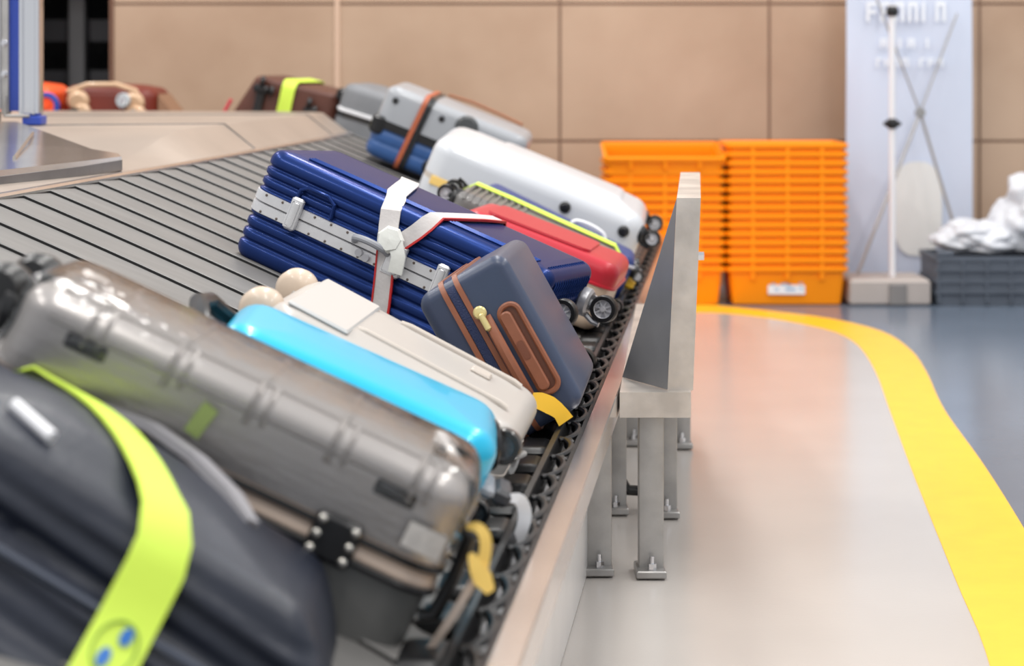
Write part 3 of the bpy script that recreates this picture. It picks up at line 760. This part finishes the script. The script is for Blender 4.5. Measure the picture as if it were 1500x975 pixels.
m.tagband([(H+.010, .03, .165), (H+.024, .022, .172), (H+.038, .02, .165), (H+.048, .02, .145), (H+.052, .02, .118)], [.008, .014, .017, .017, .024])
m.build('yellow_tag', PYT, r); m = MB(); m.tagband([(H+.030, .018, .136), (H+.046, .016, .122), (H+.060, .016, .112), (H+.078, .016, .100)], [.008, .022, .028, .012], .003)
m.build('yellow_tag', PYT, r)
m = MB(); m.tagband([(H+.052, .02, .118), (H+.045, .02, .05), (H+.032, .02, -.03), (H+.018, .02, -.09)], .012); m.build('paper_tag', mat('long_paper_tag', (206, 188, 174), .5), r)
# clear cover: thin film over the upper shell
cm = bpy.data.materials.new('clear_film'); cm.use_nodes = True; nt = cm.node_tree; nt.nodes.clear()
out = nt.nodes.new('ShaderNodeOutputMaterial'); mx = nt.nodes.new('ShaderNodeMixShader'); tr = nt.nodes.new('ShaderNodeBsdfTransparent'); gl = nt.nodes.new('ShaderNodeBsdfGlossy'); fz = nt.nodes.new('ShaderNodeFresnel')
tr.inputs[0].default_value = (.985, .985, .99, 1); gl.inputs['Roughness'].default_value = .12; fz.inputs[0].default_value = 1.5
nz = nt.nodes.new('ShaderNodeTexNoise'); nz.inputs['Scale'].default_value = 14; bp = nt.nodes.new('ShaderNodeBump'); bp.inputs['Strength'].default_value = .25; bp.inputs['Distance'].default_value = .02
nt.links.new(nz.outputs['Fac'], bp.inputs['Height']); nt.links.new(bp.outputs[0], gl.inputs['Normal'])
ad = nt.nodes.new('ShaderNodeMath'); ad.operation = 'MULTIPLY_ADD'; ad.inputs[1].default_value = 1.1; ad.inputs[2].default_value = .03; ad.use_clamp = True
nt.links.new(fz.outputs[0], ad.inputs[0]); nt.links.new(ad.outputs[0], mx.inputs[0]); nt.links.new(tr.outputs[0], mx.inputs[1]); nt.links.new(gl.outputs[0], mx.inputs[2]); nt.links.new(mx.outputs[0], out.inputs[0])
m = MB(); pr = [(z, i-.012) for z, i in shell_prof(.102, D+.012, .04, None, .003, .04)]
m.loft([[(x, y, z) for x, y in rr(0, H, 0, W, .055, i, 8)] for z, i in pr], False, True); m.build('clear_cover', cm, r, sharp=50)
m = MB(); m.ribbon([(.30, -.013, .125), (.305, -.0135, .15), (.31, -.013, .172)], (1, 0, 0), .024, .001); m.build('lime_sticker', mat('dull_lime', (140, 158, 92), .5), r)

# ================= black soft bag in front
SOFT = mat('black_soft_fabric', (36, 41, 55), .42, noise=.2, nscale=5, bump=.12, bscale=60)
from mathutils import noise as NZ
r = new_case((2.10, .718, .009, 6.8, -6.5, 9.7), 'soft dark navy travel bag with a lime strap at the near left corner', 'travel_bag')
r['category'] = 'bag'
H, W, D = .645, .39, .217
def dome(x, y): return .034*max(0, math.sin(PI*min(1, max(0, (x+.05)/(H+.0)))))*max(0, math.sin(PI*min(1, max(0, y/W))))**.7
m = MB(); lp = []
for k in range(31):
    q = k/30; z = D*q
    ins = 0 if q < 0 else (.035*(1-math.sqrt(max(0, 1-((q-.72)/.28)**2))) if q > .72 else 0)
    l = []
    for x, y in dense(rr(0, H, 0, W, .06, ins, 8), .025):
        nn = NZ.noise(V((x*6, y*6, z*14)))*.006; fy = 0
        if y < W*.5: fy = .011*math.sin(q*19+x*6)*max(0, 1-abs(q-.45)*2.2)+.006*math.sin(q*37+x*11+1)*(q < .85)
        tx = (-.07*max(0, (q-.5)/.5)**1.3+.05*min(1, max(0, (.55-q)/.4)))*max(0, x/H)**3 - .02*math.exp(-((q-.42)/.05)**2)*(x > H*.85)
        if y < W*.5: fy -= .10*max(0, (.62-q)/.62)*max(0, 1-y/(W*.5))
        l.append((x+nn+tx, y+nn+fy, z))
    lp.append(l)
last = lp[-1]; cx, cy = H*.46, W*.5
for t in (.12, .25, .4, .55, .7, .85):
    lp.append([(x+(cx-x)*t, y+(cy-y)*t, D+dome(x+(cx-x)*t, y+(cy-y)*t)*min(1, t*2.2)) for x, y, z in last])
m.loft(lp); o = m.build('soft_body', SOFT, r, sharp=80)
m = MB(); m.tube([(x+.008, y-.03*max(0, 1-y/.2), .118) for x, y in dense(rr(0, H, 0, W, .06, -.003, 8), .05)], .005, 8, True); m.build('edge_piping', mat('dark_piping', (70, 76, 90), .4), r)
GP = mat('grey_fabric_piping', (150, 148, 152), .5)
m = MB(); pts = [(.22, W-.03, D+.018), (.29, W-.06, D+.034), (.36, W-.10, D+.036), (.42, W-.15, D+.030), (.46, W-.19, D+.018)]
m.ribbon(pts, (.4, .8, 0), [.02, .03, .034, .034, .02], .012); m.build('top_handle', GP, r)
m = MB(); m.tube([(.155, .085, D+.018), (.215, .055, D+.014)], .008, 10); m.build('reflective_tab', WHITE, r)
pts = []; wds = []
for k in range(13):
    q = k/12; x = .10+(.385-.10)*q**.8; y = W*(1-q)
    pts.append(V((x, y, D+dome(x, y)*.98+.006-(.03 if k in (0,) else 0)-(.012 if k == 12 else 0)))); wds.append(V((1, .45-.3*q, 0)))
for dz, yy in ((.035, -.014), (.06, -.022), (.09, -.034), (.12, -.052), (.15, -.078), (.175, -.098), (.2, -.11)):
    pts.append(V((.39+dz*.08, yy, D-dz))); wds.append(V((1, 0, 0)))
wd_ = [.05]*3+[.054]*8+[.058, .062]+[.066]*7
m = MB(); m.ribbon(pts, wds, wd_, .004); st = m.build('luggage_strap', LIME, r)
def onstrap(x, dz):
    tb = ((.035, -.014), (.06, -.022), (.09, -.034), (.12, -.052), (.15, -.078), (.175, -.098), (.2, -.11))
    for (a, b), (c, d) in zip(tb, tb[1:]):
        if dz <= c: return V((x, b+(d-b)*(dz-a)/(c-a)-.004, D-dz))
    return V((x, tb[-1][1]-.004, D-dz))
for cxx, dz in ((.405, .105), (.395, .130)):
    m = MB(); rim = [onstrap(cxx+.007*math.cos(2*PI*i/16), dz+.009*math.sin(2*PI*i/16)) for i in range(16)]
    m.loft([rim, [p-V((0, .0015, 0)) for p in rim]]); m.build('blue_emblem', MATS.get('emblem_blue') or mat('emblem_blue', (40, 110, 190), .5), st)
m = MB(); m.tube([onstrap(.40+.023*math.cos(2*PI*i/24), .118+.025*math.sin(2*PI*i/24)) for i in range(24)], .0016, 6, True); m.build('emblem_ring', mat('emblem_green', (150, 180, 70), .5), st)
INK = mat('ink_grey_blue', (96, 130, 110), .5)
for dz in (.162, .182):
    for dx in (-.02, 0, .016):
        m = MB(); m.loft([[onstrap(.395+dx+a, dz+b) for a, b in ((0, 0), (.008, 0), (.008, .01), (0, .01))], [onstrap(.395+dx+a, dz+b)-V((0, .0012, 0)) for a, b in ((0, 0), (.008, 0), (.008, .01), (0, .01))]]); m.build('printed_letter', INK, st)

# ================= red case
RED = mat('red_shell', (182, 34, 50), .38, coat=.1, spec=.35)
BEIGE = mat('beige_shell', (206, 184, 162), .4)
r = new_case((5.526, .473, .02, -2.2, 0, -1.0), 'red-lidded suitcase with beige lower half behind the large blue one')
H, W, D = .471, .40, .199
sh = shell(H, W, shell_prof(.135, D, .035, None, .004), .05).build('red_lid', RED, r)
shell(H-.01, W, shell_prof(.128, 0, .03, None), .045).build('lower_shell', BEIGE, r)
m = MB(); m.loft([[(x, y, z) for x, y in rr(-.004, H+.004, -.004, W+.004, .053, i, 8)] for z, i in ((.126, .006), (.128, 0), (.134, 0), (.137, .006))]); m.build('lid_lip', RED, r)
m = MB(); m.loft([[(x, y, z) for x, y in rr(.06, H-.10, .05, W-.05, .03, i, 6)] for z, i in ((D+.003, 0), (D+.009, .002), (D+.009, .008))]); m.build('raised_panel', RED, sh)
for y in (.06, W-.06):
    caster(r, (H-.02, y, .05), (1, 0, 0), (0, 1, 0), .022)

# ================= grey ribbed case with lime strap, navy soft case behind
GRY = mat('grey_shell', (112, 110, 108), .36, coat=.15, noise=.1)
r = new_case((5.99, .567, .01, 0, 2.5, 1.4), 'dark grey ribbed suitcase with a lime strap along its length behind the red one')
H, W, D = .532, .27, .196
sh = shell(H, W, shell_prof(.10, D, .03, (1, .003), .003), .045).build('upper_shell', GRY, r)
shell(H, W, shell_prof(.095, 0, .03), .045).build('lower_shell', GRY, r)
m = MB()
for k in range(9): m.tube([(.03+k*.022, .004, D-.02), (.03+k*.022, .02, D-.002), (.03+k*.022, .12, D+.004), (.03+k*.022, W-.02, D+.003)], .006, 8)
m.build('top_ribs', GRY, sh)
m = MB(); m.ribbon([(.0, .20, .0), (-.005, .20, .1), (.0, .20, D-.02), (.03, .20, D+.012), (.15, .20, D+.013), (.3, .19, D+.011), (H-.03, .19, D+.008), (H+.003, .19, D-.02), (H+.005, .19, .1), (H, .19, .0)], (0, 1, 0), .06, .003); m.build('luggage_strap', LIME, r)
caster(r, (0, .06, D-.035), (-1, 0, .1), (0, 1, 0), .028); caster(r, (0, .21, D-.035), (-1, 0, .1), (0, 1, 0), .028)
m = MB(); m.cyl((.01, .06, D-.035), (1, 0, 0), .034, .05, 20, b=.01); m.build('wheel_housing', BLACKP, r)

NV2 = mat('dark_blue_fabric', (40, 58, 120), .5, noise=.2, nscale=30)
r = new_case((6.33, .535, .01, 2.5, 0, 4.6), 'slim dark blue soft suitcase wedged between the grey and the white case')
H, W, D = .54, .25, .205
shell(H, W, shell_prof(.1, D, .03, None, .004), .04).build('upper_body', NV2, r); shell(H, W, shell_prof(.1, 0, .03), .04).build('lower_body', NV2, r)
m = MB(); m.tube([(x, y, D-.03) for x, y in dense(rr(-.002, H+.002, -.002, W+.002, .042, 0, 6), .1)], .006, 8, True); m.build('zip', mat('pale_zip', (190, 190, 200), .4, .4), r)
for y in (.05, .2):
    m = MB(); m.cyl((H+.004, y, D-.04), (1, 0, 0), .024, .03, 16, b=.006); m.build('wheel_housing', BLACKP, r); wheel(r, (H+.025, y, D-.05), (0, 1, 0), .02, .018)
handle_loop(r, .30, .42, .10, D+.004, (0, 0, 1), .007, .02, WHITE)
m = MB(); m.box(H-.02, H+.03, .06, .12, .10, .14, b=.01); m.build('orange_tag', YTAG, r)

# ================= white case
WH = mat('white_shell', (206, 209, 214), .28, coat=.3)
r = new_case((6.763, .782, .012, 2.2, 3.6, .6), 'large glossy white hard suitcase with black side feet and a yellow strip')
H, W, D = .781, .46, .262
sh = shell(H, W, shell_prof(.125, D, .06, None, .012), .075).build('upper_shell', WH, r)
shell(H, W, shell_prof(.105, 0, .05, None), .07).build('lower_shell', WH, r)
m = MB(); m.loft([[(x, y, z) for x, y in rr(.001, H-.001, .001, W-.001, .074, i, 8)] for z, i in ((.104, .003), (.106, 0), (.124, 0), (.126, .003))]); m.build('seam_band', CREAM2, r)
m = MB(); m.box(.035, .30, -.003, .004, .092, .124, b=.002); o = m.build('yellow_strip', mat('soft_yellow', (245, 206, 120), .5), r)
m = MB()
for k in range(7): m.tube([(.12+k*.028, .012, D-.035), (.13+k*.028, .03, D-.013), (.14+k*.028, .058, D+.001)], .0055, 8)
m.build('vent_ridges', WH, sh)
m = MB(); m.loft([[(x, y, z) for x, y in rr(.20, H-.10, .10, W-.08, .05, i, 6)] for z, i in ((D+.004, 0), (D+.016, .015), (D+.018, .03))]); m.build('raised_panel', WH, sh)
for x, z in ((.50, .195), (.715, .195)):
    m = MB(); m.lathe([(0, 0), (.020, 0), (.020, .006), (.012, .012), (0, .013)], (x, .0, z), (0, -1, 0), 18); m.build('side_foot', BLACKP, r)
for x in (.16, .59, .725):
    m = MB(); m.box(x-.018, x+.018, -.012, .002, .098, .132, b=.004); m.build('latch', BLACKP, r)
caster(r, (H, .06, .20), (1, 0, 0), (0, 1, 0), .03); caster(r, (H, W-.06, .20), (1, 0, 0), (0, 1, 0), .03)
caster(r, (H, .06, .05), (1, 0, 0), (0, 1, 0), .028)

# ================= light grey over blue case with orange strap
LG = mat('light_grey_shell', (158, 161, 166), .35, coat=.2)
BL2 = mat('mid_blue_shell', (48, 88, 146), .4, noise=.15, nscale=12)
r = new_case((7.50, 1.12, .03, 3, .8, 0), 'two-tone suitcase, light grey lid over blue base, with a thin orange-brown strap')
H, W, D = .58, .43, .285
sh = shell(H, W, shell_prof(.15, D, .035, None, .006), .055).build('grey_lid', LG, r)
shell(H, W, shell_prof(.13, 0, .035, (2, .004)), .055).build('blue_base', BL2, r)
m = MB(); m.loft([[(x, y, z) for x, y in rr(-.003, H+.003, -.003, W+.003, .058, i, 8)] for z, i in ((.116, .006), (.118, 0), (.15, 0), (.152, .006))]); m.build('black_frame', BLACKP, r)
strap_yz(r, .15, W, D, .018, mat('orange_brown_strap', (176, 92, 58), .5), off=.008, th=.006, skew=.02)
strap_yz(r, .172, W, D, .02, BLACKP, off=.006, th=.004, skew=.02, name='black_strap')
for x in (.05, .24):
    m = MB(); m.lathe([(0, 0), (.012, 0), (.012, .005), (0, .008)], (x, 0, D-.05), (0, -1, 0), 14); m.build('rivet', BLACKP, r)
m = MB(); m.cyl((.34, -.002, D-.045), (0, 1, 0), .045, .03, 24, b=.01); m.build('wheel_housing', mat('dark_grey_plastic', (70, 72, 74), .4), r)
m = MB(); m.box(-.01, .045, -.008, .05, .09, .16, b=.01); m.build('corner_guard', BLACKP, r)
m = MB(); m.lathe([(0, 0), (.012, 0), (.012, .005), (0, .008)], (.16, 0, .05), (0, -1, 0), 14); m.cyl((.27, -.002, .045), (0, 1, 0), .035, .03, 20, b=.008); m.build('base_wheel_housing', BLACKP, r)
m = MB(); m.tube([(.2, W, D+.01), (.3, W-.02, D+.02), (.42, W, D+.014), (.52, W-.03, D+.010)], .006, 8); m.build('tied_cord', mat('brown_cord', (150, 96, 66), .6), r)

# ================= cases on the far bend: placed on the belt radially
def bend_frame(s, u, w=.01, yaw=0, roll=0, pitch=0):
    o, i = path(s); out_ = -i; tv = V((-out_.y, out_.x, 0))
    # local x = down slope, y = travel direction, z = belt normal
    L = out_*math.cos(th)-V((0, 0, math.sin(th))); Nn = out_*math.sin(th)+V((0, 0, math.cos(th))); Wt = Nn.cross(L)
    L, Wt = rota(L, Nn, yaw), rota(Wt, Nn, yaw); Wt, Nn = rota(Wt, L, roll), rota(Nn, L, roll); L, Nn = rota(L, Wt, pitch), rota(Nn, Wt, pitch)
    c = V((o.x, o.y, Z0))+i*u*math.cos(th)+V((0, 0, u*math.sin(th)))+Nn*w
    return mtx(L, Wt, Nn, c)
GS = mat('grey_soft_fabric', (128, 130, 134), .55, noise=.15, nscale=10, bump=.1)
def free_frame(c, yaw, pitch, roll=0):
    M = Matrix.Translation(c) @ Matrix.Rotation(math.radians(yaw), 4, 'Z') @ Matrix.Rotation(math.radians(pitch), 4, 'Y') @ Matrix.Rotation(math.radians(roll), 4, 'X'); return M
r = empty('suitcase', M=free_frame((-.80, 8.66, .845), -8, 17)); tag(r, 'grey soft suitcase with white zip band on the bend beside the brown one', 'suitcase')
H, W, D = .44, .42, .245
shell(H, W, shell_prof(.13, D, .04, None, .01), .05).build('upper_body', GS, r); shell(H, W, shell_prof(.12, 0, .03), .05).build('lower_body', GS, r)
m = MB(); m.loft([[(x, y, z) for x, y in rr(-.004, H+.004, -.004, W+.004, .053, i, 8)] for z, i in ((.118, .003), (.120, 0), (.132, 0), (.134, .003))]); m.build('white_zip_band', WHITE, r)
m = MB(); m.loft([[(x, y, z) for x, y in rr(-.004, H+.004, -.004, W+.004, .053, i, 8)] for z, i in ((.094, .003), (.096, 0), (.114, 0), (.116, .003))]); m.build('black_band', BLACKP, r)
m = MB(); m.box(-.03, .02, .04, .12, .15, .21, b=.015); m.build('end_handle', BLACKP, r)
m = MB(); m.box(.01, .05, -.02, .0, .02, .05, b=.006); m.box(.2, .26, -.02, .0, .04, .08, b=.006); m.build('side_foot', BLACKP, r)

BR = mat('dark_brown_shell', (92, 52, 40), .45, noise=.2, nscale=10)
r = empty('suitcase', M=free_frame((-1.29, 8.85, .885), -12, 13)); tag(r, 'dark brown suitcase with a lime strap and black wheels on the far bend', 'suitcase')
H, W, D = .50, .40, .25
m = MB(); lp = []
for z, i in shell_prof(0.02, D, .02, None, .003): lp.append([(x-(z*.0)+(.10*z/D if x < .1 else 0), y, z) for x, y in rr(0, H, 0, W, .05, i, 6)])
m.loft(lp); m.build('brown_body', BR, r)
m = MB(); m.box(.13, .17, -.02, .0, .03, .20, b=.008); m.box(.115, .185, -.035, .01, .18, .215, b=.008); o = m.build('wheel_mount', BLACKP, r)
m = MB(); m.box(.36, .42, -.03, .0, .10, .17, b=.008); m.build('wheel_mount', BLACKP, r)
for x, z in ((.15, .235), (.20, .20), (.38, .19), (.41, .16)): wheel(r, (x, -.02, z), (1, .3, 0), .022, .018, BLACK, STEELD)
strap_yz(r, .27, W, D, .062, LIME, off=.012, th=.004)
m = MB(); m.tube([(-.012+.0, .0, .02), (.02, -.005, .12)], .008, 8); m.build('red_edge', mat('pink_red_edge', (220, 60, 80), .5), r)

# far belt behind the deck, left
MR = mat('maroon_shell', (118, 40, 24), .45, noise=.15)
r = empty('suitcase', M=free_frame((-2.06, 9.05, .66), 0, 2)); tag(r, 'brown-red suitcase with beige wheels in front of the dark opening', 'suitcase')
H, W, D = .43, .42, .40
shell(H, W, shell_prof(.2, D, .05, None, .01), .08).build('upper_shell', MR, r); shell(H, W, shell_prof(.2, 0, .04), .08).build('lower_shell', MR, r)
TAN = mat('tan_plastic', (212, 176, 142), .35, coat=.2)
m = MB(); m.tube([(.03, -.01, .37), (.12, -.02, .405), (.25, -.02, .41), (.34, -.02, .385), (.37, -.02, .33)], .012, 10); m.build('tan_piping', TAN, r)
for x in (.08, .33):
    m = MB(); m.cyl((x, -.01, .33), (0, 1, .2), .05, .05, 24, b=.015); m.cyl((x+.02, -.015, .28), (0, 1, 0), .04, .06, 20, b=.012); m.build('wheel_housing', TAN, r)
wheel(r, (.29, -.045, .34), (.4, 1, 0), .034, .025, mat('pale_tyre', (190, 196, 200), .3), CHROME)
wheel(r, (.34, -.045, .28), (.2, 1, 0), .034, .025, TAN, CHROME)
wheel(r, (.07, -.045, .27), (.2, 1, 0), .030, .025, BLACK, STEELD)
m = MB(); m.loft([[(.43+x, y, z) for x, z in ((0, .37), (.16, .18), (.16, .0), (0, .0))] for y in (.05, .38)]); m.build('sloped_flap', mat('brown_flap', (150, 112, 86), .5), r)

r = empty('suitcase', M=free_frame((-2.345, 9.0, .68), 0, 0)); tag(r, 'orange suitcase with a blue-rimmed wheel beside the machine column', 'suitcase')
OR2 = mat('bright_orange_shell', (255, 96, 40), .4)
H, W, D = .27, .40, .38
shell(H, W, shell_prof(.2, D, .05, None, .01), .06).build('upper_shell', OR2, r); shell(H, W, shell_prof(.2, 0, .04), .06).build('lower_shell', OR2, r)
wheel(r, (.245, -.03, .285), (0, 1, 0), .062, .03, MATS['blue_enamel'], OR2)

# ------------------------------------------------------------------ lights, world, camera
wd = bpy.data.worlds.new('hall_light'); SC.world = wd; wd.use_nodes = True
bg = wd.node_tree.nodes['Background']; bg.inputs[0].default_value = (.93, .96, 1, 1); bg.inputs[1].default_value = .72
def area(loc, sx, sy, e, rot=(0, 0, 0), col=(1, .97, .93)):
    l = bpy.data.lights.new('ceiling_lamp', 'AREA'); l.shape = 'RECTANGLE'; l.size = sx; l.size_y = sy; l.energy = e; l.color = col
    o = bpy.data.objects.new('ceiling_lamp', l); COL.objects.link(o); o.location = loc; o.rotation_euler = rot
for x in (-3.2, 0, 3.2):
    for y in (1.5, 5.0, 8.3):
        area((x, y, 4.6), .35, 2.4, 78)
cd = bpy.data.cameras.new('camera'); cam = bpy.data.objects.new('camera', cd); COL.objects.link(cam)
cam.location = (0, 0, 1.15); cam.rotation_euler = (PI/2, 0, 0)
cd.lens = 70; cd.sensor_width = 36; cd.shift_y = -392.5/1500; cd.clip_start = .05
cd.dof.use_dof = True; cd.dof.focus_distance = 4.35; cd.dof.aperture_fstop = 3.1
SC.camera = cam
SC.view_settings.view_transform = 'Standard'; SC.view_settings.look = 'None'; SC.view_settings.gamma = 1
SC.view_settings.exposure = 0
